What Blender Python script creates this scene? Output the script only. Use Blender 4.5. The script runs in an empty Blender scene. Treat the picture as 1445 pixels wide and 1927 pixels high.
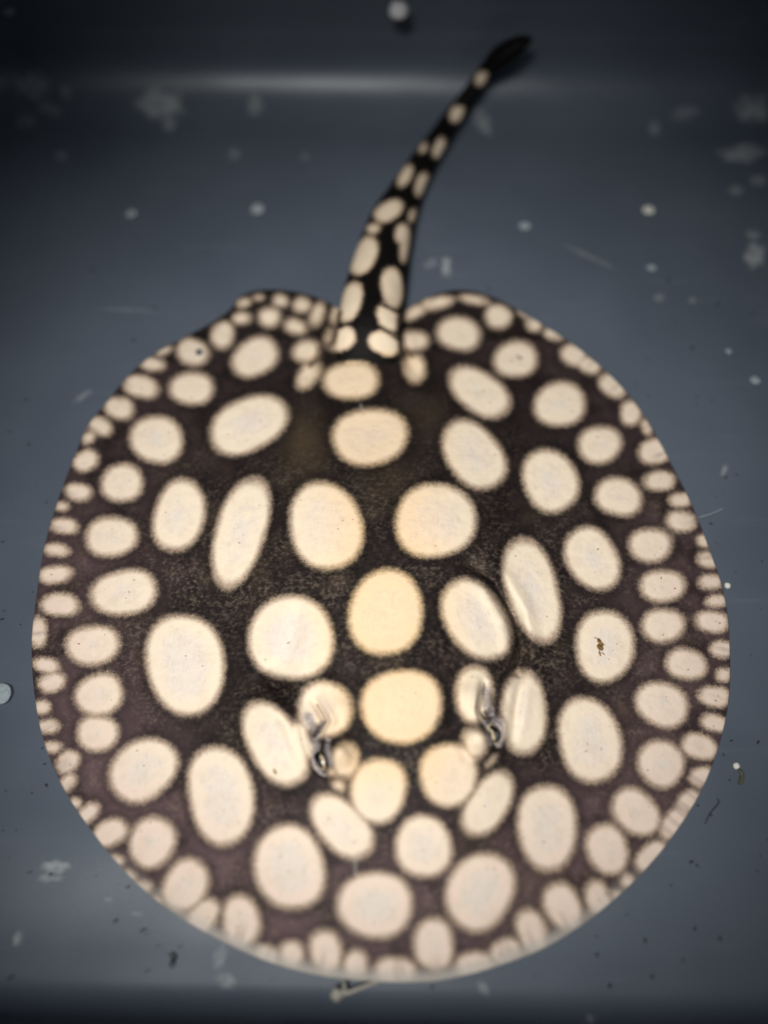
import bpy, bmesh, math, random
import numpy as np
from mathutils import Vector, Matrix, noise as mnoise

random.seed(7)
rng = np.random.default_rng(7)
sc = bpy.context.scene
C = sc.collection

# ------------------------------------------------------------------ camera, world, lamps, exposure
PW, PH = 1445.0, 1927.0                      # photograph's pixels, used as a ruler for the layout
TILT = math.radians(30.0)                    # from straight down
VFOV = math.radians(55.0)
CAM = np.array((0.0, 0.0, 0.451))
FPX = PH / 2 / math.tan(VFOV / 2)

cam_d = bpy.data.cameras.new('camera')
cam = bpy.data.objects.new('camera', cam_d)
C.objects.link(cam)
cam.location = CAM
cam.rotation_euler = (TILT, 0, 0)
cam_d.sensor_fit = 'VERTICAL'
cam_d.sensor_height = 24.0
cam_d.angle_y = VFOV
cam_d.clip_start = 0.01
cam_d.clip_end = 50
cam_d.dof.use_dof = True
cam_d.dof.focus_distance = 0.475
cam_d.dof.aperture_fstop = cam_d.lens / 1000 / 0.0175
cam_d.dof.aperture_blades = 0
sc.camera = cam

world = bpy.data.worlds.new('World')
sc.world = world
world.use_nodes = True
bg = world.node_tree.nodes['Background']
bg.inputs['Color'].default_value = (0.62, 0.78, 1.0, 1)
bg.inputs['Strength'].default_value = 0.045


def lamp(name, kind, loc, target, energy, color=(1, 1, 1), **kw):
    l = bpy.data.lights.new(name, kind)
    l.energy = energy
    l.color = color
    for k, v in kw.items():
        setattr(l, k, v)
    o = bpy.data.objects.new(name, l)
    C.objects.link(o)
    o.location = loc
    o.rotation_euler = (Vector(target) - Vector(loc)).to_track_quat('-Z', 'Y').to_euler()
    return o


# main lamp over the tub; its soft beam is narrowed to imitate a vignette
lamp('main_spot', 'SPOT', (-0.13, -0.14, 0.80), (0.0, 0.26, 0.0), 45.0, (1.0, 0.972, 0.94),
     spot_size=math.radians(41), spot_blend=1.0, shadow_soft_size=0.10)

sc.view_settings.view_transform = 'Standard'
sc.view_settings.look = 'None'
sc.view_settings.exposure = 0.0
sc.view_settings.gamma = 1.0
sc.cycles.use_light_tree = False
world.cycles.sampling_method = 'NONE'
sc.cycles.max_bounces = 3
sc.cycles.diffuse_bounces = 2
sc.cycles.glossy_bounces = 2
sc.cycles.adaptive_threshold = 0.02
sc.cycles.transparent_max_bounces = 8

# ------------------------------------------------------------------ projection helpers (ruler between photo and place)
RGT = np.array((1.0, 0, 0))
UPV = np.array((0, math.cos(TILT), math.sin(TILT)))
FWD = np.array((0, math.sin(TILT), -math.cos(TILT)))


def project(P):
    d = np.asarray(P, float) - CAM
    dep = d @ FWD
    return PW / 2 + FPX * (d @ RGT) / dep, PH / 2 - FPX * (d @ UPV) / dep, dep


def ray_dir(px, py):
    px = np.asarray(px, float); py = np.asarray(py, float)
    return (FWD + ((px - PW / 2) / FPX)[..., None] * RGT - ((py - PH / 2) / FPX)[..., None] * UPV)


def at(px, py, z=0.0):
    d = ray_dir(px, py)
    t = (np.asarray(z, float) - CAM[2]) / d[..., 2]
    return CAM + d * t[..., None]


def tag(o, label=None, cat=None, group=None, kind=None):
    if label: o['label'] = label
    if cat: o['category'] = cat
    if group: o['group'] = group
    if kind: o['kind'] = kind
    return o


def empty(name, loc):
    o = bpy.data.objects.new(name, None)
    C.objects.link(o)
    o.location = loc
    o.empty_display_size = 0.02
    return o


def mesh_obj(name, V, F, mat, parent=None, smooth=True):
    me = bpy.data.meshes.new(name)
    V = np.asarray(V, np.float32)
    if parent is not None:
        V = V - np.array(parent.matrix_world.translation if parent.parent is None else (0, 0, 0), np.float32)
    me.from_pydata(V.tolist() if len(V) < 50000 else V, [], F)
    me.update()
    if smooth:
        me.polygons.foreach_set('use_smooth', np.ones(len(me.polygons), bool))
    me.materials.append(mat)
    o = bpy.data.objects.new(name, me)
    C.objects.link(o)
    if parent is not None:
        o.parent = parent
    return o


def fast_mesh(name, V, Q, T, mat):
    """big mesh from numpy quads Q and triangles T"""
    me = bpy.data.meshes.new(name)
    nq, nt = len(Q), len(T)
    me.vertices.add(len(V))
    me.vertices.foreach_set('co', np.asarray(V, np.float32).ravel())
    loops = np.concatenate([np.asarray(Q, np.int32).ravel(), np.asarray(T, np.int32).ravel()])
    me.loops.add(len(loops))
    me.loops.foreach_set('vertex_index', loops)
    me.polygons.add(nq + nt)
    starts = np.concatenate([np.arange(nq) * 4, nq * 4 + np.arange(nt) * 3]).astype(np.int32)
    me.polygons.foreach_set('loop_start', starts)
    me.polygons.foreach_set('loop_total', np.concatenate([np.full(nq, 4), np.full(nt, 3)]).astype(np.int32))
    me.update(calc_edges=True)
    me.validate()
    me.polygons.foreach_set('use_smooth', np.ones(len(me.polygons), bool))
    me.materials.append(mat)
    return me


def attr(me, name, vals):
    a = me.attributes.new(name, 'FLOAT', 'POINT')
    a.data.foreach_set('value', np.asarray(vals, np.float32))


def polyline_d(X, Y, pts, pad):
    """distance in photo pixels to a polyline (inf where far away), and the place along it 0..1"""
    pts = np.asarray(pts, float)
    D = np.full(X.shape, 1e9)
    S = np.zeros(X.shape)
    m = (X > pts[:, 0].min() - pad) & (X < pts[:, 0].max() + pad) & (Y > pts[:, 1].min() - pad) & (Y < pts[:, 1].max() + pad)
    if not m.any():
        return D, S
    x, y = X[m], Y[m]
    best = np.full(x.shape, 1e9); bs = np.zeros(x.shape)
    n = len(pts) - 1
    for i in range(n):
        a, b = pts[i], pts[i + 1]
        ab = b - a
        t = np.clip(((x - a[0]) * ab[0] + (y - a[1]) * ab[1]) / (ab @ ab), 0, 1)
        d = np.hypot(x - a[0] - t * ab[0], y - a[1] - t * ab[1])
        w = d < best
        best[w] = d[w]; bs[w] = (i + t[w]) / n
    D[m] = best; S[m] = bs
    return D, S


def smooth01(e0, e1, x):
    t = np.clip((x - e0) / (e1 - e0), 0, 1)
    return t * t * (3 - 2 * t)


# ------------------------------------------------------------------ materials
class N:
    def __init__(self, name):
        self.m = bpy.data.materials.new(name)
        self.m.use_nodes = True
        self.t = self.m.node_tree
        self.b = self.t.nodes['Principled BSDF']

    def n(self, typ, **kw):
        nd = self.t.nodes.new(typ)
        for k, v in kw.items():
            setattr(nd, k, v)
        return nd

    def set(self, sock, v):
        if hasattr(v, 'is_linked') or isinstance(v, bpy.types.NodeSocket):
            self.t.links.new(v, sock)
        else:
            sock.default_value = v

    def attr(self, name):
        return self.n('ShaderNodeAttribute', attribute_name=name).outputs['Fac']

    def math(self, op, a, b=0.0, c=0.0, clamp=False):
        nd = self.n('ShaderNodeMath', operation=op, use_clamp=clamp)
        for s, v in zip(nd.inputs, (a, b, c)):
            self.set(s, v)
        return nd.outputs[0]

    def ramp(self, v, a, b, lo=0.0, hi=1.0):
        nd = self.n('ShaderNodeMapRange', interpolation_type='SMOOTHSTEP')
        for s, x in zip(nd.inputs, (v, a, b, lo, hi)):
            self.set(s, x)
        return nd.outputs[0]

    def mix(self, f, a, b):
        nd = self.n('ShaderNodeMix', data_type='RGBA')
        self.set(nd.inputs[0], f); self.set(nd.inputs[6], a); self.set(nd.inputs[7], b)
        return nd.outputs[2]

    def noise(self, scale, detail=2.0, rough=0.5, vec=None, out='Fac'):
        nd = self.n('ShaderNodeTexNoise')
        nd.inputs['Scale'].default_value = scale
        nd.inputs['Detail'].default_value = detail
        nd.inputs['Roughness'].default_value = rough
        if vec is None:
            vec = self.n('ShaderNodeTexCoord').outputs['Object']
        self.t.links.new(vec, nd.inputs['Vector'])
        return nd.outputs[out]

    def bump(self, h, strength, dist, prev=None):
        nd = self.n('ShaderNodeBump')
        nd.inputs['Strength'].default_value = strength
        nd.inputs['Distance'].default_value = dist
        self.set(nd.inputs['Height'], h)
        if prev is not None:
            self.set(nd.inputs['Normal'], prev)
        return nd.outputs[0]

    def out(self, **kw):
        for k, v in kw.items():
            self.set(self.b.inputs[k.replace('_', ' ')], v)
        return self.m


def srgb(r, g, b):
    f = lambda c: ((c / 255 + 0.055) / 1.055) ** 2.4 if c > 10 else c / 255 / 12.92
    return (f(r), f(g), f(b), 1.0)


def plain(name, col, rough=0.5, spec=0.3, var=0.25, scale=900.0, **kw):
    k = N(name)
    nz = k.noise(scale, 3.0)
    dark = tuple(c * (1 - var) for c in col[:3]) + (1,)
    light = tuple(min(1, c * (1 + var)) for c in col[:3]) + (1,)
    c = k.mix(k.ramp(nz, 0.35, 0.65), dark, light)
    k.out(Base_Color=c, Roughness=rough, **{'Specular IOR Level': spec}, **kw)
    return k.m


def skin_material():
    k = N('stingray_skin')
    sd, warm, tone = k.attr('sd'), k.attr('warm'), k.attr('tone')
    mauve, edge, stri, soft = k.attr('mauve'), k.attr('edge'), k.attr('stri'), k.attr('soft')
    # ragged pigment border: the spot's outline wanders with fine grain
    g1 = k.noise(1500.0, 2.0, 0.75)
    g2 = k.noise(420.0, 2.0, 0.5)
    grain = k.math('ADD', k.math('MULTIPLY', k.math('SUBTRACT', g1, 0.5), 18.0), k.math('MULTIPLY', k.math('SUBTRACT', g2, 0.5), 9.0))
    s = k.math('ADD', sd, grain)
    w = soft
    spot = k.ramp(k.math('SUBTRACT', s, 3.2), k.math('MULTIPLY', w, -1.0), w)
    # spot: tan border, cream, paler greyish heart; yellower on the thick midline
    cream = k.mix(warm, k.mix(tone, srgb(240, 221, 195), srgb(241, 216, 198)), srgb(243, 208, 168))
    rim = k.mix(warm, srgb(216, 188, 162), srgb(232, 196, 150))
    heart = k.mix(warm, srgb(232, 216, 201), srgb(243, 210, 172))
    hn = k.math('ADD', sd, k.math('MULTIPLY', k.math('SUBTRACT', k.noise(260.0, 2.0, 0.6), 0.5), 40.0))
    c = k.mix(k.ramp(sd, 2.0, 14.0), rim, cream)
    c = k.mix(k.ramp(hn, 22.0, 46.0), c, heart)
    c = k.mix(k.ramp(k.noise(130.0, 3.0, 0.65), 0.44, 0.72, 0.0, 0.28), c, srgb(218, 194, 168))
    mp = k.n('ShaderNodeMapping'); mp.inputs['Scale'].default_value = (420.0, 110.0, 200.0)
    k.t.links.new(k.n('ShaderNodeTexCoord').outputs['Object'], mp.inputs['Vector'])
    wr = k.ramp(k.math('ABSOLUTE', k.math('SUBTRACT', k.noise(1.0, 2.0, 0.6, mp.outputs[0]), 0.5)), 0.035, 0.0)
    c = k.mix(k.math('MULTIPLY', wr, k.ramp(hn, 14.0, 40.0, 0.0, 0.22)), c, srgb(176, 160, 150))
    # fin-ray streaks running out through the thin margin
    st = k.math('MULTIPLY', k.ramp(stri, 0.52, 0.75), k.ramp(edge, 48.0, 12.0))
    c = k.mix(k.math('MULTIPLY', st, 0.38), c, srgb(150, 128, 116))
    # specks on the pale skin
    vo = k.n('ShaderNodeTexVoronoi'); vo.inputs['Scale'].default_value = 190.0
    k.t.links.new(k.n('ShaderNodeTexCoord').outputs['Object'], vo.inputs['Vector'])
    gate = k.ramp(k.noise(75.0, 1.0), 0.50, 0.62)
    fl = k.math('MULTIPLY', k.ramp(vo.outputs['Distance'], 0.13, 0.06), gate)
    c = k.mix(k.math('MULTIPLY', fl, 0.55), c, srgb(112, 88, 70))
    # dark ground: olive black behind, brown purple to the margin, with pale fibrous grain
    dk = k.mix(tone, srgb(16, 13, 11), srgb(100, 78, 81))
    blot = k.noise(58.0, 2.0, 0.6)
    dk = k.mix(k.ramp(blot, 0.42, 0.68, 0.0, 0.6), dk, srgb(13, 11, 10))
    dk = k.mix(k.math('MULTIPLY', k.ramp(k.noise(46.0, 2.0, 0.5), 0.48, 0.75, 0.0, 0.32), k.attr('fibre')), dk, srgb(92, 76, 60))
    dk = k.mix(k.attr('olive'), dk, srgb(76, 62, 44))
    fib = k.ramp(k.noise(470.0, 3.0, 0.8), 0.44, 0.72)
    fibgate = k.math('MULTIPLY', k.ramp(k.noise(40.0, 3.0, 0.6), 0.34, 0.62, 0.12, 0.68), k.attr('fibre'))
    dk = k.mix(k.math('MULTIPLY', fib, fibgate), dk, srgb(124, 108, 94))
    # blackest right round each spot
    dk = k.mix(k.ramp(sd, -30.0, -4.0, 0.0, 0.42), dk, srgb(16, 13, 12))
    c = k.mix(spot, dk, c)
    # bare mauve-grey skin in the spiracles
    mv = k.mix(k.ramp(k.noise(800.0, 3.0, 0.6), 0.35, 0.65), srgb(112, 104, 106), srgb(178, 166, 164))
    c = k.mix(mauve, c, mv)
    c = k.mix(k.attr('slit'), c, srgb(34, 28, 30))
    # colourless lip of the snout and pale line on the back
    c = k.mix(k.attr('pale'), c, srgb(196, 188, 178))
    nb = k.bump(k.noise(1100.0, 1.0, 0.7), 0.22, 0.0006)
    nb = k.bump(k.noise(170.0, 1.0, 0.6), 0.25, 0.0016, nb)
    k.out(Base_Color=c, Roughness=0.62, Normal=nb, **{'Specular IOR Level': 0.12})
    return k.m


def tub_material():
    k = N('grey_plastic')
    big = k.noise(9.0, 3.0, 0.55)
    c = k.mix(k.ramp(big, 0.3, 0.7), srgb(81, 88, 99), srgb(90, 97, 108))
    fine = k.noise(2600.0, 2.0, 0.6)
    c = k.mix(k.ramp(fine, 0.35, 0.7, 0.0, 0.22), c, srgb(104, 113, 126))
    # limescale blotches
    stn = k.math('MULTIPLY', k.attr('stain'), k.ramp(k.noise(160.0, 4.0, 0.65), 0.30, 0.60, 0.35, 1.0))
    c = k.mix(stn, c, srgb(206, 208, 206))
    # fine dirt specks and drag marks
    vo = k.n('ShaderNodeTexVoronoi'); vo.inputs['Scale'].default_value = 95.0
    k.t.links.new(k.n('ShaderNodeTexCoord').outputs['Object'], vo.inputs['Vector'])
    sp = k.math('MULTIPLY', k.ramp(vo.outputs['Distance'], 0.085, 0.05), k.ramp(k.noise(36.0, 1.0), 0.50, 0.56))
    c = k.mix(k.math('MULTIPLY', sp, 0.75), c, srgb(34, 38, 44))
    mp = k.n('ShaderNodeMapping')
    mp.inputs['Rotation'].default_value = (0, 0, 0.5)
    mp.inputs['Scale'].default_value = (14.0, 160.0, 14.0)
    k.t.links.new(k.n('ShaderNodeTexCoord').outputs['Object'], mp.inputs['Vector'])
    scr = k.ramp(k.noise(1.0, 2.0, 0.5, mp.outputs[0]), 0.62, 0.78, 0.0, 0.06)
    c = k.mix(scr, c, srgb(170, 178, 186))
    nb = k.bump(k.noise(1800.0, 0.0, 0.6), 0.12, 0.0004)
    nb = k.bump(k.noise(14.0, 1.0, 0.5), 0.25, 0.006, nb)
    k.out(Base_Color=c, Roughness=0.35, Normal=nb, **{'Specular IOR Level': 0.5})
    return k.m


SKIN = skin_material()
TUBM = tub_material()

# ------------------------------------------------------------------ the tub
TC = np.array((0.0, 0.3075))                 # centre of the tub floor
HX, HY, RC = 0.335, 0.2945, 0.085            # inner half sizes and corner radius
TROT = math.radians(-1.1)


def tub_outline(inset, n=1300):
    """points of the rounded rectangle moved inwards by inset (one value per point allowed)"""
    per = []
    cx, cy = HX - RC, HY - RC
    L = [2 * cy, math.pi / 2 * RC, 2 * cx, math.pi / 2 * RC] * 2
    s = np.linspace(0, sum(L), n, endpoint=False)
    P = np.zeros((n, 2)); Nn = np.zeros((n, 2))
    corners = [(cx, cy, 0), (-cx, cy, 90), (-cx, -cy, 180), (cx, -cy, 270)]
    starts = [((HX, -cy), (0, 1), (1, 0)), ((cx, HY), (-1, 0), (0, 1)), ((-HX, cy), (0, -1), (-1, 0)), ((-cx, -HY), (1, 0), (0, -1))]
    segs = [2 * cy, math.pi / 2 * RC, 2 * cx, math.pi / 2 * RC, 2 * cy, math.pi / 2 * RC, 2 * cx, math.pi / 2 * RC]
    acc = np.cumsum([0] + segs)
    for i, v in enumerate(s):
        k = int(np.searchsorted(acc, v, 'right') - 1); k = min(k, 7)
        t = v - acc[k]
        if k % 2 == 0:
            (sx, sy), (dx, dy), nn = starts[k // 2]
            P[i] = (sx + dx * t, sy + dy * t); Nn[i] = nn
        else:
            x, y, a0 = corners[k // 2]
            a = math.radians(a0) + t / RC
            Nn[i] = (math.cos(a), math.sin(a)); P[i] = (x + RC * Nn[i][0], y + RC * Nn[i][1])
    return P, Nn


def build_tub():
    root = empty('plastic_tub', (TC[0], TC[1], 0))
    tag(root, 'grey plastic tub holding shallow water, scaled white in its corners', 'tub')
    P, Nn = tub_outline(0)
    n = len(P)
    fr = 0.020 + (0.044 - 0.020) * smooth01(-HY, HY, P[:, 1])     # fillet is wider at the far end
    rings = []
    # floor rings: from the centre out to the start of the fillet
    edge = P - Nn * fr[:, None]
    for f in np.linspace(0.004, 1.0, 230) ** 0.9:
        q = edge * f
        drop = smooth01(-0.205, -0.262, q[:, 1]) * -0.0035            # slope added at the near end to imitate a water-reflection shade line
        rings.append(np.c_[q, drop])
    zedge = rings[-1][:, 2].copy()
    for a in np.linspace(0, math.radians(84), 16)[1:]:
        q = P - Nn * (fr * (1 - math.sin(a)))[:, None]
        rings.append(np.c_[q, zedge + fr * (1 - math.cos(a))])
    last = rings[-1]
    top = last[:, 2].max()
    z0 = 0.046
    for d, z in ((0.0012, None), (0.0032, z0), (0.0046, z0 + .010), (0.0075, z0 + .0145), (0.0095, z0 + .020), (0.020, 0.12), (0.028, 0.145)):
        zz = (last[:, 2] + 0.003) if z is None else np.full(n, z)
        rings.append(np.c_[P + Nn * d, zz])
    R = np.array(rings)
    m = len(R)
    V = R.reshape(-1, 3)
    c, s = math.cos(TROT), math.sin(TROT)
    W = np.c_[TC[0] + V[:, 0] * c - V[:, 1] * s, TC[1] + V[:, 0] * s + V[:, 1] * c, V[:, 2]]
    i = np.arange(m - 1)[:, None] * n; j = np.arange(n)[None, :]; j2 = (j + 1) % n
    Q = np.stack([i + j, i + j2, i + n + j2, i + n + j], -1)
    Q = Q.reshape(-1, 4)
    T = np.array([(0, k, k + 1) for k in range(1, n - 1)])
    me = fast_mesh('basin', W - np.array((TC[0], TC[1], 0)), Q[:, ::1], T, TUBM)
    X, Y, _ = project(W)
    st = np.zeros(len(W))
    blobs = [(305, 195, 46, 26, 0, .62), (318, 228, 14, 22, 0, .4), (60, 160, 34, 26, 0, .38), (95, 205, 26, 12, 20, .25), (125, 172, 12, 14, 0, .3), (50, 228, 20, 14, 0, .25),
             (1415, 205, 34, 26, 0, .5), (1395, 288, 44, 18, -8, .5), (1425, 340, 16, 10, 0, .4), (1385, 358, 16, 10, 0, .3), (1420, 480, 20, 24, 0, .55), (1416, 442, 14, 10, 0, .35),
             (480, 198, 14, 20, 0, .42), (905, 225, 14, 34, -25, .35), (1290, 212, 30, 11, -10, .28), (1230, 243, 12, 14, 0, .3), (840, 503, 9, 20, 0, .55), (810, 496, 16, 8, -30, .25),
             (105, 1632, 30, 12, 0, .45), (98, 1652, 26, 8, 0, .4), (35, 1765, 9, 15, 20, .45), (425, 1845, 20, 14, 20, .35), (912, 1861, 9, 16, -30, .3), (575, 295, 8, 8, 0, .2),
             (115, 293, 12, 10, 0, .3), (440, 290, 12, 12, 0, .25), (1110, 484, 55, 4, 25, .2), (158, 745, 22, 6, -35, .2), (1362, 885, 5, 12, 25, .3), (240, 583, 60, 4, 3, .12), (415, 1800, 12, 26, 20, .25),
             (205, 1695, 8, 3, 0, .3), (258, 1720, 12, 3, 0, .22), (1110, 1920, 16, 6, 0, .5), (1240, 560, 12, 8, 0, .2), (1302, 565, 8, 6, 0, .22)]
    for (x, y, a, b, r, v) in blobs:
        r = math.radians(r)
        dx, dy = X - x, Y - y
        u = (dx * math.cos(r) + dy * math.sin(r)) / a
        w = (-dx * math.sin(r) + dy * math.cos(r)) / b
        kk = np.hypot(u, w) + 0.22 * np.sin(u * 5 + x) * np.cos(w * 4 + y)
        st = np.maximum(st, v * (1 - smooth01(0.55, 1.15, kk)))
    attr(me, 'stain', st)
    o = bpy.data.objects.new('basin', me); C.objects.link(o); o.parent = root
    # thick rolled rim and outer wall
    rv, rf = [], []
    prof = [(0.028, .145), (0.030, .149), (0.036, .151), (0.042, .149), (0.044, .143), (0.040, .10), (0.030, -0.004), (0.0, -0.0045), (-0.05, -0.0045)]
    for d, z in prof:
        q = P + Nn * d
        rv.append(np.c_[q[:, 0] * c - q[:, 1] * s, q[:, 0] * s + q[:, 1] * c, np.full(n, z)])
    RV = np.array(rv).reshape(-1, 3)
    mm = len(prof)
    i = np.arange(mm - 1)[:, None] * n
    Q2 = np.stack([i + j, i + j2, i + n + j2, i + n + j], -1).reshape(-1, 4)
    Tb = np.array([((mm - 1) * n, (mm - 1) * n + k + 1, (mm - 1) * n + k) for k in range(1, n - 1)])
    me2 = fast_mesh('rim', RV, Q2, Tb, TUBM)
    attr(me2, 'stain', np.zeros(len(RV)))
    o2 = bpy.data.objects.new('rim', me2); C.objects.link(o2); o2.parent = root
    return root


build_tub()

# ------------------------------------------------------------------ the stingray
OUT = [(757, 590), (790, 570), (825, 557), (862, 552), (905, 557), (950, 572), (1000, 598), (1050, 630), (1100, 665), (1150, 706), (1190, 752), (1222, 800), (1252, 850), (1280, 905),
       (1305, 960), (1326, 1010), (1346, 1065), (1360, 1115), (1369, 1170), (1373, 1225), (1373, 1275), (1368, 1330), (1357, 1385), (1340, 1440), (1315, 1495), (1283, 1547), (1243, 1602),
       (1195, 1655), (1140, 1705), (1080, 1750), (1015, 1788), (945, 1815), (880, 1835), (815, 1847), (750, 1849), (680, 1846), (610, 1838), (545, 1823), (480, 1800), (420, 1772), (365, 1742),
       (310, 1706), (258, 1662), (210, 1610), (165, 1552), (130, 1500), (100, 1440), (78, 1375), (66, 1315), (61, 1255), (61, 1190), (68, 1120), (80, 1050), (97, 980), (118, 915), (143, 855),
       (167, 800), (200, 757), (240, 710), (290, 668), (350, 632), (405, 604), (436, 586), (452, 566), (485, 555), (530, 553), (575, 558), (612, 570), (645, 590), (700, 606)]

# spots: x, y, half axes, turn (degrees clockwise in the photo)
SPOTS = [(661, 716, 53, 38, -5), (696, 822, 75, 53, -8), (613, 990, 85, 69, 82), (819, 980, 76, 73, 0), (726, 1153, 72, 81, 0), (756, 1329, 76, 73, 0), (895, 1166, 84, 57, 60), (548, 1201, 80, 83, 0),
         (611, 1335, 52, 56, 0), (518, 1400, 88, 52, 62), (565, 1395, 40, 28, 65), (650, 1430, 27, 35, 0), (892, 1307, 37, 56, 4), (985, 1342, 46, 79, 0), (893, 1398, 24, 31, -10), (712, 1488, 53, 65, 8), (844, 1458, 55, 63, -8),
         (918, 1513, 69, 40, -60), (643, 1555, 73, 46, 48), (797, 1593, 57, 59, 0), (545, 1632, 84, 66, 76), (706, 1703, 71, 66, 10), (903, 1678, 79, 62, -62), (1029, 1557, 85, 56, 86), (1109, 1393, 83, 60, 80),
         (1137, 1216, 69, 57, 82), (1001, 1110, 101, 51, 75), (1114, 1051, 63, 50, 60), (1035, 905, 64, 51, 65), (891, 856, 76, 50, 50), (902, 738, 67, 39, 38), (1053, 761, 51, 43, 0), (970, 676, 42, 37, 0),
         (863, 628, 42, 34, 15), (937, 596, 26, 25, 0), (468, 799, 79, 51, -22), (480, 672, 47, 37, -25), (361, 731, 43, 33, 5), (295, 827, 52, 46, 0), (337, 970, 72, 48, -72), (453, 1001, 108, 49, -75),
         (349, 1250, 97, 75, 86), (234, 1115, 63, 45, -10), (210, 1010, 50, 40, 0), (230, 909, 42, 37, 0), (175, 1214, 54, 38, -10), (187, 1307, 49, 40, -20), (184, 1380, 40, 37, 0), (270, 1449, 70, 56, -45),
         (416, 1497, 93, 65, 80), (287, 1585, 52, 43, -60), (350, 1665, 54, 41, -60), (384, 1723, 36, 28, -55), (454, 1733, 49, 38, 84), (208, 1567, 35, 27, -30), (613, 1790, 43, 31, 85), (548, 1795, 25, 27, 0),
         (502, 1798, 24, 20, 20), (669, 1814, 24, 28, 0), (743, 1827, 40, 28, 0), (816, 1777, 40, 50, 0), (892, 1815, 38, 25, -10), (951, 1791, 30, 27, -20), (1000, 1752, 44, 30, 70), (1058, 1705, 47, 36, 68),
         (1125, 1691, 36, 25, 65), (1142, 1598, 52, 39, 70), (1196, 1528, 51, 41, 48), (1243, 1437, 48, 44, 35), (1245, 1326, 52, 44, 20), (1290, 1250, 40, 32, 15), (1247, 1177, 42, 34, 5), (1246, 1103, 44, 33, 0),
         (1223, 1026, 43, 33, 5), (1163, 935, 46, 38, 10), (1128, 837, 43, 37, 0), (1080, 668, 27, 22, 10), (1108, 687, 23, 18, 20), (1152, 725, 29, 23, 40), (1186, 777, 22, 25, 0), (1216, 804, 11, 17, -20), (1231, 850, 33, 25, -12),
         (1240, 905, 31, 21, 0), (1280, 941, 24, 15, 0), (1281, 981, 31, 21, 0), (1328, 1018, 19, 14, 10), (1332, 1054, 24, 16, 10), (1337, 1095, 27, 15, 0), (1348, 1131, 24, 13, 0), (1339, 1170, 34, 22, 5), (1357, 1222, 24, 18, 0),
         (1361, 1270, 17, 15, 0), (1344, 1311, 34, 21, 5), (1345, 1361, 30, 18, 10), (1315, 1405, 36, 26, 18), (1320, 1462, 25, 21, -20), (1294, 1508, 28, 20, -50), (1270, 1548, 38, 24, -52), (1226, 1613, 36, 27, -48), (1183, 1661, 19, 14, 50),
         (1162, 1686, 14, 12, 0), (986, 590, 16, 9, 30), (1004, 609, 18, 16, 20), (1041, 628, 21, 14, 18), (780, 588, 24, 13, -28), (822, 570, 36, 13, -12), (892, 564, 31, 10, 8), (781, 641, 26, 21, 8), (780, 693, 22, 29, -5),
         (459, 570, 14, 10, -20), (487, 560, 11, 7, 0), (528, 566, 16, 14, 0), (568, 574, 18, 17, 20), (597, 592, 26, 14, -72), (632, 593, 11, 19, 12), (455, 599, 18, 13, 0), (507, 597, 23, 20, 0), (556, 615, 23, 16, 22),
         (576, 661, 28, 22, -10), (581, 705, 33, 20, -52), (620, 633, 10, 16, 15), (625, 1453, 9, 8, 0), (637, 1478, 14, 11, 40), (925, 1432, 15, 6, -50),
         (419, 631, 24, 27, 10), (363, 663, 33, 26, 18), (308, 660, 18, 9, -25), (287, 685, 27, 14, 8), (266, 728, 35, 23, 16), (225, 768, 31, 22, 10), (189, 802, 25, 18, 20), (167, 824, 15, 12, -35), (162, 867, 27, 20, -30), (148, 926, 28, 18, 10),
         (118, 953, 15, 10, 0), (121, 990, 28, 17, 4), (107, 1035, 26, 14, 0), (104, 1081, 36, 18, -4), (114, 1138, 38, 24, 0), (73, 1190, 18, 31, 0), (88, 1252, 27, 16, 10), (98, 1284, 28, 20, -10), (80, 1331, 18, 15, 0), (91, 1367, 23, 15, 0), (98, 1406, 20, 12, 0),
         (128, 1434, 26, 21, -40), (128, 1474, 22, 15, -50), (141, 1512, 14, 12, 0), (166, 1531, 26, 18, -40), (216, 1620, 18, 13, 0), (245, 1648, 14, 10, 45), (268, 1669, 19, 13, 0), (293, 1698, 13, 11, 0)]
BASE_SPOTS = [(642, 638, 29, 23, -32), (724, 646, 32, 24, 18)]
TAIL_SPOTS = [(905, 148, 16, 11, -65), (859, 215, 18, 13, -65), (827, 279, 22, 12, -68), (796, 278, 12, 7, -60), (762, 331, 23, 12, -62), (794, 347, 25, 13, -70), (731, 397, 30, 19, -28), (777, 406, 15, 9, -70), (702, 430, 14, 10, -15),
              (757, 440, 15, 20, 0), (762, 468, 10, 30, 8), (685, 482, 40, 23, -66), (738, 541, 40, 22, 85), (660, 568, 40, 21, -75), (730, 598, 28, 21, 60)] + BASE_SPOTS

DARK_LINES = [([(640, 588), (634, 616), (628, 642), (608, 660), (600, 676), (584, 686)], 3.0),
              ([(757, 578), (750, 602), (750, 631), (754, 652), (764, 666), (776, 668)], 2.6),
              ([(668, 604), (648, 612), (633, 618)], 3.0), ([(712, 570), (735, 580), (750, 588)], 2.5), ([(712, 612), (735, 628), (752, 640)], 2.5)]
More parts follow.
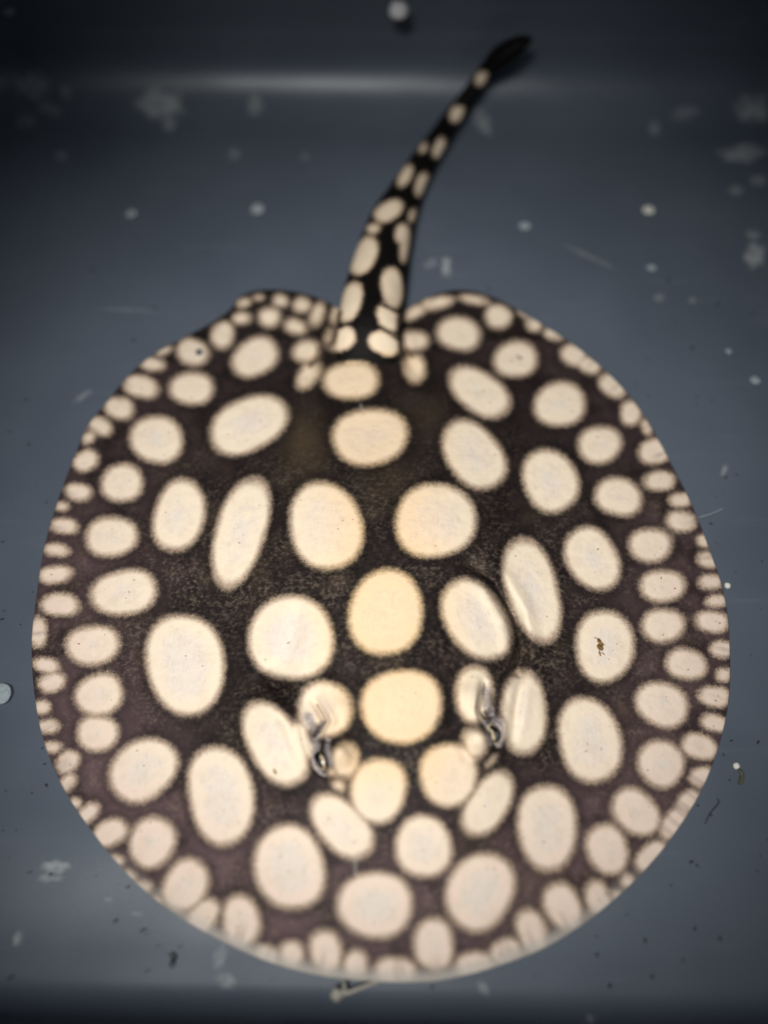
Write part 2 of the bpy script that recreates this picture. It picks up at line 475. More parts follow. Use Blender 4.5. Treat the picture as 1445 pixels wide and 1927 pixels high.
# folds: points, half width px, depth m
GROOVES = [([(880, 1060), (930, 1094), (967, 1158), (982, 1225), (972, 1268)], 13, .0062),
           ([(505, 1275), (530, 1300), (556, 1325)], 16, .0055), ([(566, 1130), (552, 1190), (536, 1275)], 17, .0011),
           ([(982, 1275), (972, 1330), (964, 1392)], 9, .0024), ([(520, 1335), (540, 1365), (556, 1410), (575, 1450)], 10, .0018), ([(552, 1360), (566, 1392), (572, 1425)], 7, .0014),
           ([(590, 1318), (602, 1336), (613, 1356), (602, 1374), (592, 1392)], 8, .0042), ([(580, 1345), (560, 1335), (545, 1322)], 10, .0016),
           ([(911, 1286), (907, 1312), (903, 1336), (910, 1352), (921, 1368)], 7, .0040), ([(926, 1300), (930, 1335), (940, 1360)], 8, .0022),
           ([(650, 578), (634, 616), (628, 642), (608, 660), (598, 680), (582, 708)], 10, .0040), ([(757, 575), (750, 602), (750, 631), (754, 652), (766, 668), (780, 700)], 9, .0040),
           ([(640, 1392), (668, 1420), (668, 1455), (640, 1475)], 9, .0008), ([(880, 1372), (866, 1395), (878, 1425), (905, 1442)], 9, .0008),
           ([(615, 1250), (660, 1275), (672, 1330), (668, 1390)], 16, .0016), ([(868, 1240), (846, 1300), (850, 1370)], 16, .0016)]
RIDGES = [([(566, 1362), (571, 1399), (583, 1422), (590, 1442), (607, 1458)], 6, .0022), ([(604, 1318), (616, 1338), (624, 1358), (612, 1378), (604, 1394)], 7, .0020), ([(898, 1280), (895, 1305), (892, 1328), (896, 1345)], 7, .0020),
          ([(920, 1312), (932, 1334), (948, 1362), (950, 1388), (944, 1408)], 6, .0022), ([(937, 1420), (924, 1434), (911, 1448)], 5, .0016), ([(572, 1338), (584, 1352), (588, 1366)], 5, .0010), ([(612, 1465), (630, 1466), (645, 1458)], 5, .0012)]
PITS = [(594, 1378, 12, .0075), (919, 1346, 9, .0070), (603, 1430, 9, .003), (934, 1384, 9, .003), (512, 1288, 24, .0045), (968, 1262, 20, .0045)]
MOUNDS = [(632, 1416, 28, .0078), (904, 1388, 28, .0078), (570, 800, 30, .0010), (640, 1338, 26, .0020), (880, 1310, 26, .0018), (1000, 1335, 34, .0014), (500, 1390, 40, .0014)]
MAUVE = [([(580, 1350), (590, 1370), (593, 1394)], 8), ([(607, 1360), (598, 1380)], 4.5), ([(597, 1400), (594, 1422), (603, 1447)], 5), ([(913, 1298), (916, 1325), (925, 1350), (934, 1366)], 6.5),
         ([(940, 1356), (944, 1382), (939, 1402)], 4), ([(618, 1392), (616, 1412), (625, 1440)], 4), ([(912, 1358), (918, 1378), (922, 1400)], 3.5)]
SLITS = [([(600, 1368), (593, 1384)], 3.4), ([(912, 1340), (922, 1354)], 3.0), ([(596, 1326), (606, 1342), (613, 1357)], 1.5), ([(911, 1286), (908, 1312), (903, 1334)], 1.7), ([(612, 1358), (604, 1368), (598, 1380)], 2.2), ([(600, 1395), (612, 1396), (628, 1402)], 2.0), ([(903, 1336), (911, 1353)], 1.5)]
PALE = [([(668, 1615), (669, 1645)], 3.0), ([(679, 762), (681, 774)], 2.0)]


def spot_field(X, Y, spots):
    S = np.full(X.shape, -60.0)
    for (x, y, a, b, r) in spots:
        R = max(a, b) + 60
        m = np.where((np.abs(X - x) < R) & (np.abs(Y - y) < R))[0]
        if len(m) == 0:
            continue
        r = math.radians(r)
        dx, dy = X[m] - x, Y[m] - y
        u = (dx * math.cos(r) + dy * math.sin(r))
        v = (-dx * math.sin(r) + dy * math.cos(r))
        # slightly uneven outlines
        th = np.arctan2(v / b, u / a)
        wob = 1 + 0.030 * np.sin(2 * th + x) + 0.022 * np.sin(3 * th + y * 1.7)
        k = ((np.abs(u / a) ** 2.15 + np.abs(v / b) ** 2.15) ** (1 / 2.15)) / wob
        q = np.hypot(u, v)
        sd = np.where(k > 1e-3, (1 - k) * q / np.maximum(k, 1e-3), min(a, b))
        sd = np.where(k < 0.4, (1 - k) * min(a, b), sd)
        sd = np.minimum(sd, (1 - k) * min(a, b) * 1.25)
        # soft union so that touching spots run together
        old = S[m]
        h = np.clip(0.5 + 0.5 * (sd - old) / 7.0, 0, 1)
        S[m] = old * (1 - h) + sd * h + 7.0 * h * (1 - h)
    return S


def line_mask(X, Y, lines, soft=1.8):
    M = np.zeros(X.shape)
    for pts, w in lines:
        D, _ = polyline_d(X, Y, pts, w * soft + 4)
        M = np.maximum(M, 1 - smooth01(w * 0.55, w * soft, D))
    return M


def skin_attributes(me, P, spots, edge, stri, front):
    X, Y, _ = project(P)
    sd = spot_field(X, Y, spots)
    for pts, w in DARK_LINES:
        D, _ = polyline_d(X, Y, pts, 30)
        sd = np.minimum(sd, np.where(D < 1e8, (D - w) * 1.6, 1e9))
    sd = sd + 1.2 * (1 - smooth01(25, 80, edge))
    if stri.max() == 0: sd = sd + 2.0
    attr(me, 'sd', np.clip(sd, -60, 90))
    cx = np.abs(X - (700 + (Y - 700) * 0.06))
    warm = (1 - smooth01(40, 190, cx)) * (1 - smooth01(1420, 1560, Y)) * (0.55 + 0.45 * smooth01(800, 1150, Y))
    attr(me, 'warm', np.where(Y < 660, warm * 0.3, warm))
    # dark ground: blacker over the back and the rear, brown purple along snout and flanks
    rr = np.hypot((X - 715) / 640, (Y - 1170) / 650)
    tone = np.clip(0.10 + 0.65 * smooth01(0.45, 1.0, rr) * smooth01(700, 1250, Y) + 0.30 * smooth01(0.7, 1.0, rr) + 0.35 * smooth01(1380, 1700, Y), 0, 1)
    tone = np.where(Y < 640, tone * 0.35, tone)
    if stri.max() == 0: tone = tone * 0
    attr(me, 'tone', tone)
    attr(me, 'fibre', (0.22 + 0.78 * smooth01(760, 1080, Y)) * (0.0 if stri.max() == 0 else 1.0))
    ol = 0.6 * np.exp(-((X - 572) / 42) ** 2 - ((Y - 835) / 60) ** 2) + 0.3 * np.exp(-((X - 800) / 50) ** 2 - ((Y - 780) / 40) ** 2) + 0.3 * np.exp(-((X - 735) / 60) ** 2 - ((Y - 905) / 45) ** 2)
    attr(me, 'olive', ol * (0.0 if stri.max() == 0 else 1.0))
    attr(me, 'edge', edge)
    attr(me, 'stri', stri)
    attr(me, 'soft', (4.0 if stri.max() == 0 else 11.0) + 4.0 * front * smooth01(10, 60, edge) - (0 if stri.max() == 0 else 3.5) * (1 - smooth01(25, 80, edge)) * (1 - front))
    attr(me, 'mauve', line_mask(X, Y, MAUVE) * 0.8)
    attr(me, 'slit', line_mask(X, Y, SLITS) * 0.75)
    lip = front * (1 - smooth01(4, 26, edge)) * 0.75 * smooth01(1560, 1790, Y)
    attr(me, 'pale', np.maximum(line_mask(X, Y, PALE, 2.0) * 0.25, lip))


# tail: px centre, half width px, height of the centre line, vertical half thickness factor
TAILP = [(690, 770, 30, .0040, .12), (690, 720, 50, .0070, .20), (690, 668, 60, .0125, .52), (694, 620, 60, .0170, .72), (700, 572, 58, .0160, .76), (710, 520, 54, .0150, .78), (723, 465, 48, .0142, .80), (740, 410, 44, .0136, .80), (764, 360, 36, .0134, .82),
         (786, 320, 30, .0138, .84), (806, 288, 26.5, .0145, .85), (826, 258, 23, .0156, .87), (850, 222, 20, .0175, .9), (876, 186, 17.5, .024, .9), (902, 150, 16, .032, .95), (918, 130, 16, .0385, 1.0), (938, 110, 22.5, .046, .9), (958, 96, 22, .0515, .9), (978, 83, 17, .0565, .9), (993, 76, 10, .0595, .9), (1002, 72, 1.2, .061, .9)]


def catmull(P, n):
    P = np.asarray(P, float)
    Pp = np.vstack([2 * P[0] - P[1], P, 2 * P[-1] - P[-2]])
    out = []
    for i in range(len(P) - 1):
        p0, p1, p2, p3 = Pp[i:i + 4]
        t = np.linspace(0, 1, n, endpoint=False)[:, None]
        out.append(.5 * (2 * p1 + (p2 - p0) * t + (2 * p0 - 5 * p1 + 4 * p2 - p3) * t ** 2 + (3 * p1 - p0 - 3 * p2 + p3) * t ** 3))
    out.append(P[-1:])
    return np.vstack(out)


def build_stingray():
    NA, NR = 1440, 330
    oc = np.array(OUT, float)
    loop = catmull(np.vstack([oc[-2:], oc, oc[:2]]), 12)
    ctr = at(np.array([715.0]), np.array([1130.0]), .003)[0]
    EZ = 0.0040
    W = at(loop[:, 0], loop[:, 1], EZ)
    ang = np.arctan2(W[:, 1] - ctr[1], W[:, 0] - ctr[0])
    rad = np.hypot(W[:, 1] - ctr[1], W[:, 0] - ctr[0])
    o = np.argsort(ang)
    th = np.linspace(-math.pi, math.pi, NA, endpoint=False)
    rt = np.interp(th, np.r_[ang[o] - 2 * math.pi, ang[o], ang[o] + 2 * math.pi], np.r_[rad[o], rad[o], rad[o]])
    ker = np.hanning(9); ker /= ker.sum()
    rt = np.convolve(np.r_[rt[-4:], rt, rt[:4]], ker, 'valid')
    # tiny scallops of the fin margin
    scal = np.zeros(NA)
    for f in (23, 41, 67, 97, 143):
        scal += rng.normal() * np.sin(f * th + rng.uniform(0, 6.28)) / (f ** .6)
    rt = rt * (1 + 0.0013 * scal)
    rho = np.linspace(0, 1, NR) ** 0.86
    RHO, TH = np.meshgrid(rho, th, indexing='ij')
    X = ctr[0] + RHO * rt[None, :] * np.cos(TH)
    Y = ctr[1] + RHO * rt[None, :] * np.sin(TH)
    RH = RHO
    prof = 0.0015 + 0.0135 * (1 - RH ** 2.3) ** 1.05
    hc = at(np.array([722.0]), np.array([1180.0]), .02)[0]
    hump = 0.0165 * np.exp(-((np.abs(X - hc[0]) / .062) ** 3.0) - ((np.abs(Y - hc[1]) / .115) ** 2.6))
    sn = at(np.array([765.0]), np.array([1440.0]), .02)[0]
    hump2 = 0.0040 * np.exp(-((X - sn[0]) / .045) ** 2 - ((Y - sn[1]) / .045) ** 2)
    Z = 0.0022 + prof + hump + hump2
    # margin waves, and the lifted, wavy hind lobe to the left of the tail
    wav = np.zeros(NA)
    for f in (5, 8, 13, 19):
        wav += rng.normal() * np.sin(f * th + rng.uniform(0, 6.28)) / (f ** .35)
    Z += (0.0011 * wav)[None, :] * np.exp(-((1 - RH) / .10) ** 2) * smooth01(0, 1, RH)
    lobe = at(np.array([515.0]), np.array([572.0]), .004)[0]
    Z += 0.0050 * np.exp(-((X - lobe[0]) / .030) ** 2 - ((Y - lobe[1]) / .020) ** 2)
    lob2 = at(np.array([850.0]), np.array([560.0]), .004)[0]
    Z += 0.0025 * np.exp(-((X - lob2[0]) / .035) ** 2 - ((Y - lob2[1]) / .016) ** 2)
    Z0 = Z.copy()
    shp = Z.shape
    for it in range(2):
        px, py, _ = project(np.stack([X, Y, Z], -1).reshape(-1, 3))
        dz = np.zeros(px.shape)
        for pts, w, dep in GROOVES:
            D, S = polyline_d(px, py, pts, w * 3)
            dz -= np.where(D < 1e8, dep * np.exp(-(D / w) ** 2) * (0.45 + 0.55 * np.sin(np.pi * np.clip(S, 0, 1))), 0)
            dz += np.where(D < 1e8, 0.25 * dep * np.exp(-((D - 1.9 * w) / w) ** 2) * np.sin(np.pi * np.clip(S, 0, 1)), 0)
        for pts, w, dep in RIDGES:
            D, S = polyline_d(px, py, pts, w * 3)
            dz += np.where(D < 1e8, dep * np.exp(-(D / w) ** 2) * np.sin(np.pi * np.clip(S * .8 + .1, 0, 1)), 0)
        for x, y, r, dep in PITS:
            dz -= dep * np.exp(-((px - x) ** 2 + (py - y) ** 2) / r ** 2)
        for x, y, r, h in MOUNDS:
            dz += h * np.exp(-(((px - x) ** 2 + (py - y) ** 2) / r ** 2) ** 1.3)
        # swelling of the back where the tail leaves it
        tl = np.array([(t[0], t[1]) for t in TAILP[:5]], float)
        D, S = polyline_d(px, py, tl, 200)
        dz += np.where(D < 1e8, 0.0055 * np.exp(-(D / 62) ** 2) * smooth01(840, 650, py), 0)
        Z = Z0 + dz.reshape(shp)
    Z = np.maximum(Z, 0.0016)
    V = np.stack([X, Y, Z], -1)
    top = V.reshape(-1, 3)
    # rim and underside
    under = []
    for f, z in ((1.0, -.0008), (0.992, -.0018), (0.93, None), (0.6, None), (0.25, None)):
        x = ctr[0] + f * rt * np.cos(th); y = ctr[1] + f * rt * np.sin(th)
        ez = Z[-1]
        zz = ez + z if z is not None else np.full(NA, 0.0009)
        zz = np.maximum(zz, 0.0007)
        x = ctr[0] + (x - ctr[0]) * (0.9995 if f == 1.0 else 1)
        under.append(np.stack([x, y, zz], -1))
    U = np.array(under).reshape(-1, 3)
    bc = np.array([[ctr[0], ctr[1], .0009]])
    nb = len(top)
    j = np.arange(NA)[None, :]; j2 = (j + 1) % NA
    i = np.arange(1, NR - 1)[:, None] * NA
    Q = [np.stack([i + j, i + NA + j, i + NA + j2, i + j2], -1).reshape(-1, 4)]
    T = [np.stack([np.zeros(NA, int), NA + j[0], NA + j2[0]], -1)]       # first ring is one point: keep vertex 0
    rows = [(NR - 1) * NA] + [nb + k * NA for k in range(len(under))]
    for a, b in zip(rows[:-1], rows[1:]):
        Q.append(np.stack([a + j, b + j, b + j2, a + j2], -1).reshape(-1, 4))
    c0 = nb + len(U)
    T.append(np.stack([np.full(NA, c0), rows[-1] + j2[0], rows[-1] + j[0]], -1))
    disc_n = c0 + 1
    verts = [top, U, bc]
    # ---- tail
    tp = catmull(np.array(TAILP), 26)
    cp = at(tp[:, 0], tp[:, 1], tp[:, 3])
    dep = (cp - CAM) @ FWD
    hw = np.maximum(tp[:, 2] * np.where(tp[:, 1] > 135, 1 - 0.13 * smooth01(470, 340, tp[:, 1]), 1.0), .8) * dep / FPX
    tan = np.gradient(cp, axis=0); tan /= np.linalg.norm(tan, axis=1)[:, None]
    side = np.cross(tan, np.array((0, 0, 1.0))); side /= np.linalg.norm(side, axis=1)[:, None]
    up = np.cross(side, tan)
    NC = 72
    ph = np.linspace(0, 2 * math.pi, NC, endpoint=False)
    ca, sa = np.cos(ph), np.sin(ph)
    sa2 = np.where(sa > 0, sa ** 1.0, sa * 0.9)
    TV = cp[:, None, :] + side[:, None, :] * (hw[:, None] * ca[None, :])[..., None] + up[:, None, :] * ((hw * tp[:, 4])[:, None] * sa2[None, :])[..., None]
    TV[..., 2] = np.maximum(TV[..., 2], 0.0010)
    ML = len(TV)
    t0 = disc_n
    jj = np.arange(NC)[None, :]; jj2 = (jj + 1) % NC
    ii = t0 + np.arange(ML - 1)[:, None] * NC
    Q.append(np.stack([ii + jj, ii + jj2, ii + NC + jj2, ii + NC + jj], -1).reshape(-1, 4))
    # the tail's root grows out of a vertex of the back, its tip closes on the last ring
    px, py, _ = project(top)
    near = int(np.argmin((px - TAILP[0][0]) ** 2 + (py - TAILP[0][1]) ** 2))
    T.append(np.stack([np.full(NC, near), t0 + jj2[0], t0 + jj[0]], -1))
    tipi = t0 + ML * NC
    T.append(np.stack([np.full(NC, tipi), t0 + (ML - 1) * NC + jj[0], t0 + (ML - 1) * NC + jj2[0]], -1))
    verts += [TV.reshape(-1, 3), cp[-1:] + tan[-1:] * .0004]
    P = np.vstack(verts)
    Qa, Ta = np.vstack(Q), np.vstack(T)
    # drop the unused copies of the centre point (ring 0 except vertex 0)
    keep = np.ones(len(P), bool); keep[1:NA] = False
    remap = np.cumsum(keep) - 1
    P = P[keep]; Qa = remap[Qa]; Ta = remap[Ta]
    root_loc = np.array((ctr[0], ctr[1], 0.0))
    root = empty('stingray', root_loc)
    tag(root, 'black stingray covered in cream round spots, lying flat with its tail stretched back', 'stingray')
    me = fast_mesh('body', P - root_loc, Qa, Ta, SKIN)
    # per-point pigment
    rtpx = 1.0
    edge_w = np.zeros(len(verts[0]))
    edge_m = (1 - RHO) * rt[None, :]
    edge_px = edge_m / 0.000262
    s1 = rng.random(NA); s1 = np.convolve(np.r_[s1[-2:], s1, s1[:2]], [.15, .2, .3, .2, .15], 'valid')
    s1 = (s1 - s1.min()) / (s1.max() - s1.min())
    strv = np.repeat(s1[None, :], NR, 0)
    nd = len(top) + len(U) + 1
    e_all = np.r_[edge_px.ravel(), np.zeros(len(U)), 0]
    s_all = np.r_[strv.ravel(), np.zeros(len(U)), 0]
    f_all = np.r_[(smooth01(-0.35, -1.0, np.sin(TH)) * smooth01(.55, 1, RHO)).ravel(), np.zeros(len(U)), 0]
    nt = ML * NC + 1
    allP = np.vstack(verts)
    tmp = {}

    class Fake:
        pass
    store = {}

    def collect(Pp, spots, e, s, f):
        class M: pass
        res = {}
        global attr
        real = attr
        attr = lambda m, nme, v: res.__setitem__(nme, np.asarray(v, np.float32))
        try:
            skin_attributes(None, Pp, spots, e, s, f)
        finally:
            attr = real
        return res
    a = collect(allP[:nd], SPOTS + BASE_SPOTS + [TAIL_SPOTS[13], TAIL_SPOTS[14]][0:0], e_all, s_all, f_all)
    b = collect(allP[nd:], TAIL_SPOTS + [q for q in SPOTS if q[:2] in ((661, 716), (696, 822), (576, 661), (581, 705), (781, 641), (780, 693))], np.full(nt, 200.0), np.zeros(nt), np.zeros(nt))
    for kx in a:
        attr(me, kx, np.r_[a[kx], b[kx]][keep])
    ob = bpy.data.objects.new('body', me); C.objects.link(ob); ob.parent = root
    return root, top


RAY, TOP = build_stingray()
TPX, TPY, _ = project(TOP)


def on_back(px, py):
    return TOP[int(np.argmin((TPX - px) ** 2 + (TPY - py) ** 2))].copy()


# ------------------------------------------------------------------ eyes
def uv_ball(center, rx, ry, rz, rot=None, nu=20, nv=12):
    V, F = [], []
    for i in range(nv + 1):
        p = math.pi * i / nv
        for j in range(nu):
            t = 2 * math.pi * j / nu
            v = Vector((rx * math.sin(p) * math.cos(t), ry * math.sin(p) * math.sin(t), rz * math.cos(p)))
            if rot: v = rot @ v
            V.append(tuple(Vector(center) + v))
    for i in range(nv):
        for j in range(nu):
            a, b = i * nu + j, i * nu + (j + 1) % nu
            F.append((a, a + nu, b + nu, b))
    return V, F


def tube(pts, radii, nc=8):
    pts = np.asarray(pts, float); n = len(pts)
    tan = np.gradient(pts, axis=0); tan /= np.linalg.norm(tan, axis=1)[:, None] + 1e-12
    ref = np.array((0, 0, 1.0)) if abs(tan[0][2]) < .9 else np.array((1.0, 0, 0))
    V, F = [], []
    for k in range(n):
        s = np.cross(tan[k], ref); s /= np.linalg.norm(s) + 1e-12
        u = np.cross(s, tan[k])
        for j in range(nc):
            a = 2 * math.pi * j / nc
            V.append(tuple(pts[k] + radii[k] * (s * math.cos(a) + u * math.sin(a))))
    for k in range(n - 1):
        for j in range(nc):
            a, b = k * nc + j, k * nc + (j + 1) % nc
            F.append((a, b, b + nc, a + nc))
    F.append(tuple(reversed(range(nc)))); F.append(tuple(range((n - 1) * nc, n * nc)))
    return V, F


IRIS = plain('eye_iris', srgb(186, 168, 140), 0.25, 0.5, 0.35, 1500)
PUPIL = plain('eye_pupil', srgb(12, 11, 12), 0.35, 0.3, 0.1)
LID = plain('eyelid_skin', srgb(164, 152, 150), 0.5, 0.3, 0.4, 1200)


def sub(name, V, F, mat, parent, off):
    o = mesh_obj(name, np.asarray(V) - off, F, mat)
    o.parent = parent
    return o


def eye(px, py, out, label, pts_pupil, lidpts):
    """eyeball bulging sideways from its mound; the pupil is a slim dark crescent seen from above"""
    off = np.array(RAY.location)
    p = on_back(px, py)
    r = 0.0044
    c = p + np.array((-out * 0.0012, 0, -0.0010))
    V, F = uv_ball(c, r, r * 1.25, r * .9)
    e = sub('eye', V, F, IRIS, RAY, off)
    e['label'] = label
    lens = []
    for (x, y) in pts_pupil:
        d = ray_dir(x, y); d = d / np.linalg.norm(d)
        sc_ = np.array((r, r * 1.25, r * .9)) * 1.02
        o_ = (CAM - c) / sc_; dd = d / sc_
        A, B, Cc = dd @ dd, o_ @ dd, o_ @ o_ - 1
        disc = B * B - A * Cc
        t = (-B - math.sqrt(disc)) / A if disc > 0 else -B / A
        lens.append(CAM + d * t)
    k = len(lens)
    rr = [0.0004 + 0.0010 * math.sin(math.pi * min(1, (i + .6) / (k - .2))) for i in range(k)]
    cpts = catmull(np.c_[np.array(lens), rr], 5)
    V, F = tube(cpts[:, :3], np.maximum(cpts[:, 3], .0002), 8)
    o = sub('pupil', V, F, PUPIL, e, off)
    for lp, lr in lidpts:
        q = np.array([on_back(x, y) + np.array((0, 0, z)) for x, y, z in lp])
        q = catmull(q, 6)
        w = lr * np.sin(np.linspace(.25, math.pi - .25, len(q)))
        V, F = tube(q, w, 8)
        sub('eyelid', V, F, LID, e, off)
    return e


eye(604, 1428, -1, 'slit-pupilled eye beside the small round spot, nearer the left edge', [(602, 1412), (597, 1424), (601, 1436), (607, 1446)],
    [([(590, 1406, .000), (589, 1424, .0), (594, 1442, .0), (606, 1456, .0), (614, 1460, .0)], .0009)])
eye(930, 1383, 1, 'slit-pupilled eye beside the small round spot, nearer the right edge', [(923, 1367), (933, 1376), (936, 1388), (930, 1397)],
    [([(926, 1356, .0), (938, 1366, .0), (944, 1382, .0), (941, 1398, .0), (934, 1408, .0)], .0009)])

# ------------------------------------------------------------------ things in the water
WHITE = plain('pellet_white', srgb(226, 222, 212), 0.5, 0.4, 0.08, 700)
PALEF = plain('flake_grey', srgb(196, 206, 210), 0.6, 0.3, 0.15, 600, Alpha=0.42)
BROWN = plain('debris_brown', srgb(120, 88, 52), 0.7, 0.2, 0.4, 900)
DARK = plain('debris_dark', srgb(44, 46, 48), 0.7, 0.2, 0.3, 900)
OLIVE = plain('strand_olive', srgb(84, 84, 66), 0.6, 0.3, 0.3, 900)
MUCUS = plain('strand_pale', srgb(176, 171, 158), 0.5, 0.4, 0.12, 900)


def pebble(name, px, py, rpx, z, mat, label, cat, group=None, squash=.7, seed=0, aspect=1.0, rot=0.0):
    w = at(np.array([px], float), np.array([py], float), z)[0]
    dep = (w - CAM) @ FWD
    r = rpx * dep / FPX
    bm = bmesh.new()
    bmesh.ops.create_icosphere(bm, subdivisions=3, radius=1)
    for v in bm.verts:
        k = 1 + .16 * mnoise.noise(v.co * 1.7 + Vector((seed * 3.1, 0, 0)))
        v.co = Vector((v.co.x * r * k * aspect, v.co.y * r * k, v.co.z * r * k * squash))
    bmesh.ops.rotate(bm, verts=bm.verts, cent=(0, 0, 0), matrix=Matrix.Rotation(rot, 3, 'Z'))
    me = bpy.data.meshes.new(name); bm.to_mesh(me); bm.free()
    me.polygons.foreach_set('use_smooth', np.ones(len(me.polygons), bool))
    me.materials.append(mat)
    o = bpy.data.objects.new(name, me); C.objects.link(o)
    o.location = w
    return tag(o, label, cat, group)


G1 = 'white pellets in the tub'
pebble('pellet', 1368, 1102, 6, .0022, WHITE, 'small round white pellet just beside the right fin edge', 'pellet', G1, seed=1)
pebble('pellet', 1385, 1441, 6.5, .0024, WHITE, 'small white pellet with an olive strand hanging from it', 'pellet', G1, seed=2)
pebble('pellet', 750, 19, 19, .072, plain('pellet_bright', (.93, .93, .91, 1), .5, .4, .03, 700), 'large pale oval pellet at the far wall, above the tail', 'pellet', G1, seed=3, squash=.8)
G2 = 'pale flakes adrift in the tub'
for i, (x, y, r, z, mat, lab) in enumerate([
        (1220, 395, 11, .003, WHITE, 'round pale flake right of the tail, largest on that side'),
        (987, 425, 10, .003, PALEF, 'bluish pale flake nearest the tail on its right'),
        (485, 393, 14, .003, PALEF, 'largest soft pale flake left of the tail'),
        (248, 402, 10, .003, PALEF, 'small bluish flake farthest left of the tail'),
        (1420, 716, 9, .003, PALEF, 'oval pale flake by the right edge, level with the back of the fin'),
        (1370, 661, 6, .003, PALEF, 'tiny pale flake just above the oval one at the right'),
        (1225, 504, 8, .003, PALEF, 'small bluish flake under the round pale flake at the right'),
        (18, 22, 10, .074, PALEF, 'dim pale flake in the far left corner of the tub'),
        (2, 1306, 21, .004, PALEF, 'broad pale flake at the left edge, level with the eyes')]):
    pebble('flake', x, y, r, z, mat, lab, 'flake', G2, squash=.16, seed=10 + i, aspect=1.0 + .12 * math.sin(i * 2.3))


def strand(name, pts, r, mat, label, cat, z=.0015, blobs=None, group=None):
    q = []
    for p in pts:
        zz = p[2] if len(p) > 2 else z
        q.append(at(np.array([p[0]], float), np.array([p[1]], float), zz)[0])
    q = catmull(np.array(q), 8)
    w = r * (0.55 + 0.45 * np.sin(np.linspace(.2, math.pi - .2, len(q))))
    if blobs:
        s = np.linspace(0, 1, len(q))
        for c, wd, k in blobs:
            w = w + r * k * np.exp(-((s - c) / wd) ** 2)
    base = q.mean(0); base[2] = q[:, 2].min()
    V, F = tube(q - base, w, 8)
    o = mesh_obj(name, V, F, mat)
    o.location = base
    return tag(o, label, cat, group)


strand('strand', [(1388, 1448), (1395, 1456), (1394, 1470), (1390, 1474)], .0011, OLIVE, 'short olive strand under a white pellet at the right', 'strand')
strand('strand', [(622, 1873, .004), (640, 1871, .005), (660, 1866, .005), (690, 1854, .004), (712, 1848, .003)], .0009, MUCUS, 'pale stringy waste trailing under the front edge of the fin', 'strand', blobs=[(.16, .13, 2.6)])
strand('strand', [(646, 1846, .004), (648, 1858, .005), (646, 1868, .005)], .0008, MUCUS, 'short pale thread hanging straight down from the front fin edge', 'strand')
strand('thread', [(1312, 974, .006), (1325, 971, .005), (1340, 966, .004), (1360, 957, .003)], .00028, PALEF, 'fine white hair sticking out from the right fin edge', 'thread')
strand('thread', [(1348, 1502), (1352, 1510), (1340, 1525), (1333, 1535), (1326, 1550)], .00022, DARK, 'fine dark hair lying right of the fin near the front', 'thread')
strand('thread', [(770, 1784), (775, 1784)], .0002, DARK, 'tiny dark hair on the floor', 'thread') if False else None
strand('thread', [(318, 1795), (326, 1802), (322, 1812), (322, 1822)], .00055, DARK, 'short dark curl on the floor left of the snout', 'thread')

bu = on_back(375, 663)
pebble('air_bubble', 375, 663, 7, float(bu[2]) + .001, plain('bubble', srgb(90, 96, 104), .08, .8, .3, 500), 'dark air bubble sitting on an oval spot near the hind edge', 'bubble', squash=.9, seed=31)
pt = on_back(378, 665)


def bits(name, items, mat, on_top=False):
    """several crumbs clinging together: one irregular lump"""
    V, F = [], []
    for (x, y, a, b, r) in items:
        p = on_back(x, y) if on_top else at(np.array([x], float), np.array([y], float), .0006)[0]
        dep = (p - CAM) @ FWD
        s = dep / FPX
        v, f = uv_ball((0, 0, 0), a * s, b * s, min(a, b) * s * .6, Matrix.Rotation(-math.radians(r), 3, 'Z'), 8, 6)
        n0 = len(V)
        V += [tuple(np.array(q) * (1 + .25 * math.sin(7 * i + x)) + p) for i, q in enumerate(v)]
        F += [tuple(n0 + i for i in ff) for ff in f]
    return V, F


V, F = bits('crumb', [(1126, 1207, 7, 4, 70), (1128, 1216, 8, 6, 60), (1131, 1213, 5, 4, 0), (1127, 1229, 6, 2, 80), (1120, 1200, 5, 1, 10), (1133, 1229, 6, 1, 50)], BROWN, True)
c0 = np.array(V).mean(0)
o = mesh_obj('waste_crumb', np.array(V) - c0, F, BROWN); o.location = c0
tag(o, 'ragged brown crumb lying on a large spot of the right fin', 'crumb')
V, F = bits('crumb', [(519, 1453, 4, 3, 30), (517, 1449, 2, 3, 0)], BROWN, True)
c0 = np.array(V).mean(0)
o = mesh_obj('waste_crumb', np.array(V) - c0, F, BROWN); o.location = c0
tag(o, 'tiny brown crumb on the long spot below the left eye', 'crumb')
V, F = bits('crumb', [(977, 674, 4, 3, 30), (974, 670, 2, 3, 0)], BROWN, True)
c0 = np.array(V).mean(0)
o = mesh_obj('waste_crumb', np.array(V) - c0, F, BROWN); o.location = c0
tag(o, 'tiny brown crumb on a round spot right of the tail base', 'crumb')

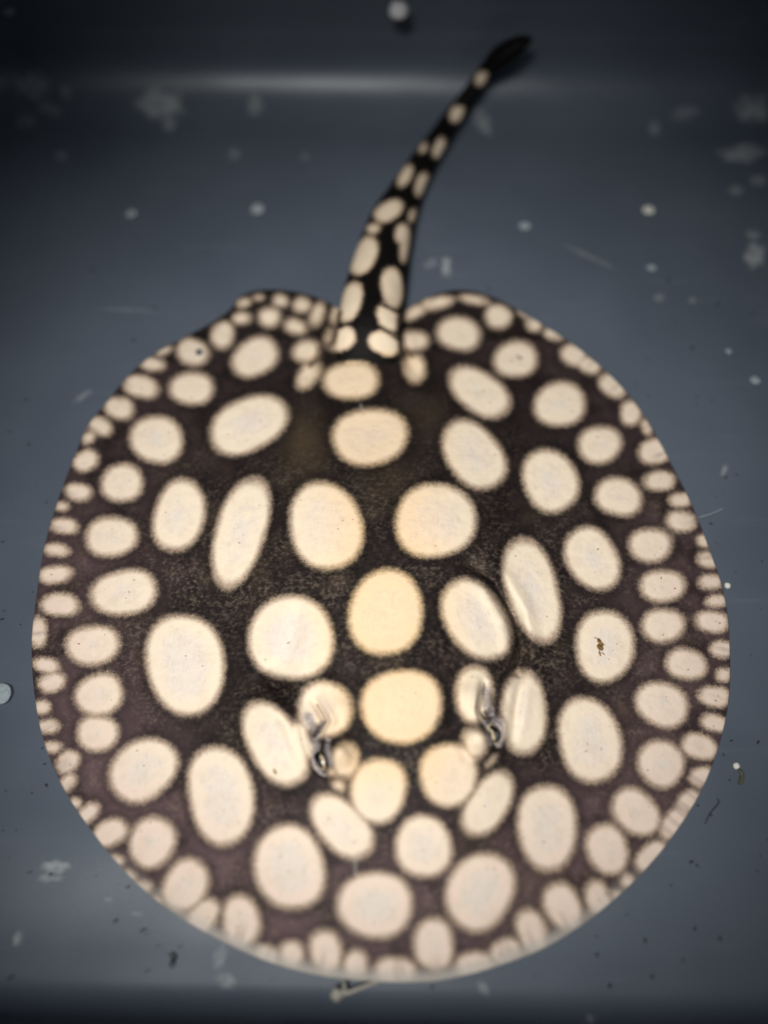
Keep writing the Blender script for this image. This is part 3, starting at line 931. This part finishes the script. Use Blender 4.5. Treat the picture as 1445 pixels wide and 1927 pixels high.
# dirt crumbs strewn over the floor and specks on the skin: too many and too small to pick apart
known = [(54, 836, 5, 4), (50, 752, 7, 2), (252, 640, 3, 8), (292, 580, 4, 5), (88, 945, 2, 4), (1302, 655, 4, 7), (1347, 935, 3, 2), (1338, 985, 7, 3), (1365, 898, 4, 5), (1257, 528, 5, 6), (1310, 760, 3, 2), (1312, 1515, 4, 4), (1262, 1666, 3, 3), (1310, 1628, 8, 2), (1307, 1748, 6, 3), (1354, 1768, 4, 5), (1445, 1580, 3, 3),
         (1146, 1857, 7, 4), (1122, 1798, 6, 3), (1213, 1771, 4, 3), (266, 1752, 3, 8), (274, 1758, 4, 2), (338, 1782, 4, 3), (55, 1642, 8, 2), (95, 1646, 3, 4), (240, 1670, 3, 4), (84, 1438, 6, 2), (60, 1492, 4, 2), (512, 1844, 3, 2), (812, 1860, 4, 4), (1372, 1468, 3, 3), (4, 1165, 7, 3), (8, 1150, 4, 2), (62, 1114, 2, 2), (1433, 1056, 3, 3), (1384, 1076, 2, 2), (1431, 1146, 2, 2), (1412, 1232, 2, 2)]
items = [(x, y, a * .55, b * .55, random.uniform(-60, 60)) for x, y, a, b in known]
oc = np.array(OUT, float)


def in_disc(x, y):
    c = False
    for i in range(len(oc)):
        (x1, y1), (x2, y2) = oc[i], oc[i - 1]
        if (y1 > y) != (y2 > y) and x < (x2 - x1) * (y - y1) / (y2 - y1) + x1:
            c = not c
    return c


while len(items) < 80:
    x, y = random.uniform(0, 1445), random.uniform(420, 1850)
    if not in_disc(x, y) and not in_disc(x + 8, y) and not in_disc(x - 8, y):
        s = random.choice((1.0, 1.2, 1.6, 2.2))
        items.append((x, y, s * random.uniform(.8, 2.2), s * .8, random.uniform(-80, 80)))
V, F = bits('dirt', items, DARK)
o = mesh_obj('floor_dirt', V, F, DARK)
tag(o, 'dark dirt specks scattered over the grey tub floor', 'dirt', kind='stuff')

sk = []
for (x, y, a, b, r) in SPOTS:
    if a < 30: continue
    for q in range(random.randint(0, 2)):
        t, u = random.uniform(0, 6.28), random.uniform(.1, .85)
        sk.append((x + math.cos(t) * a * u * .8, y + math.sin(t) * b * u * .8, random.uniform(1.0, 3.4), random.uniform(.7, 1.2), random.uniform(-90, 90)))
V, F = bits('dirt', sk, DARK, True)
o = mesh_obj('skin_dirt', V, F, BROWN)
tag(o, 'tiny brown dirt flecks sprinkled on the cream spots', 'dirt', kind='stuff')

# ------------------------------------------------------------------ the water: a faintly tinted body of water, looked straight through
P, Nn = tub_outline(0, 120)
c, s = math.cos(TROT), math.sin(TROT)
q = P + Nn * .02
x, y = TC[0] + q[:, 0] * c - q[:, 1] * s, TC[1] + q[:, 0] * s + q[:, 1] * c
n = len(P)
V = [(a, b, -.0042) for a, b in zip(x, y)] + [(a, b, .0660) for a, b in zip(x, y)]
F = [(i, (i + 1) % n, n + (i + 1) % n, n + i) for i in range(n)] + [tuple(reversed(range(n))), tuple(range(n, 2 * n))]
wm = bpy.data.materials.new('tub_water'); wm.use_nodes = True
nt = wm.node_tree
nt.nodes.remove(nt.nodes['Principled BSDF'])
va = nt.nodes.new('ShaderNodeBsdfTransparent')       # still, clear water: only a faint blue tint
va.inputs['Color'].default_value = (.96, .98, .985, 1)
nt.links.new(va.outputs[0], nt.nodes['Material Output'].inputs['Surface'])
o = mesh_obj('water', V, F, wm, smooth=False)
tag(o, 'shallow clear water filling the tub over the stingray', 'water', kind='structure')
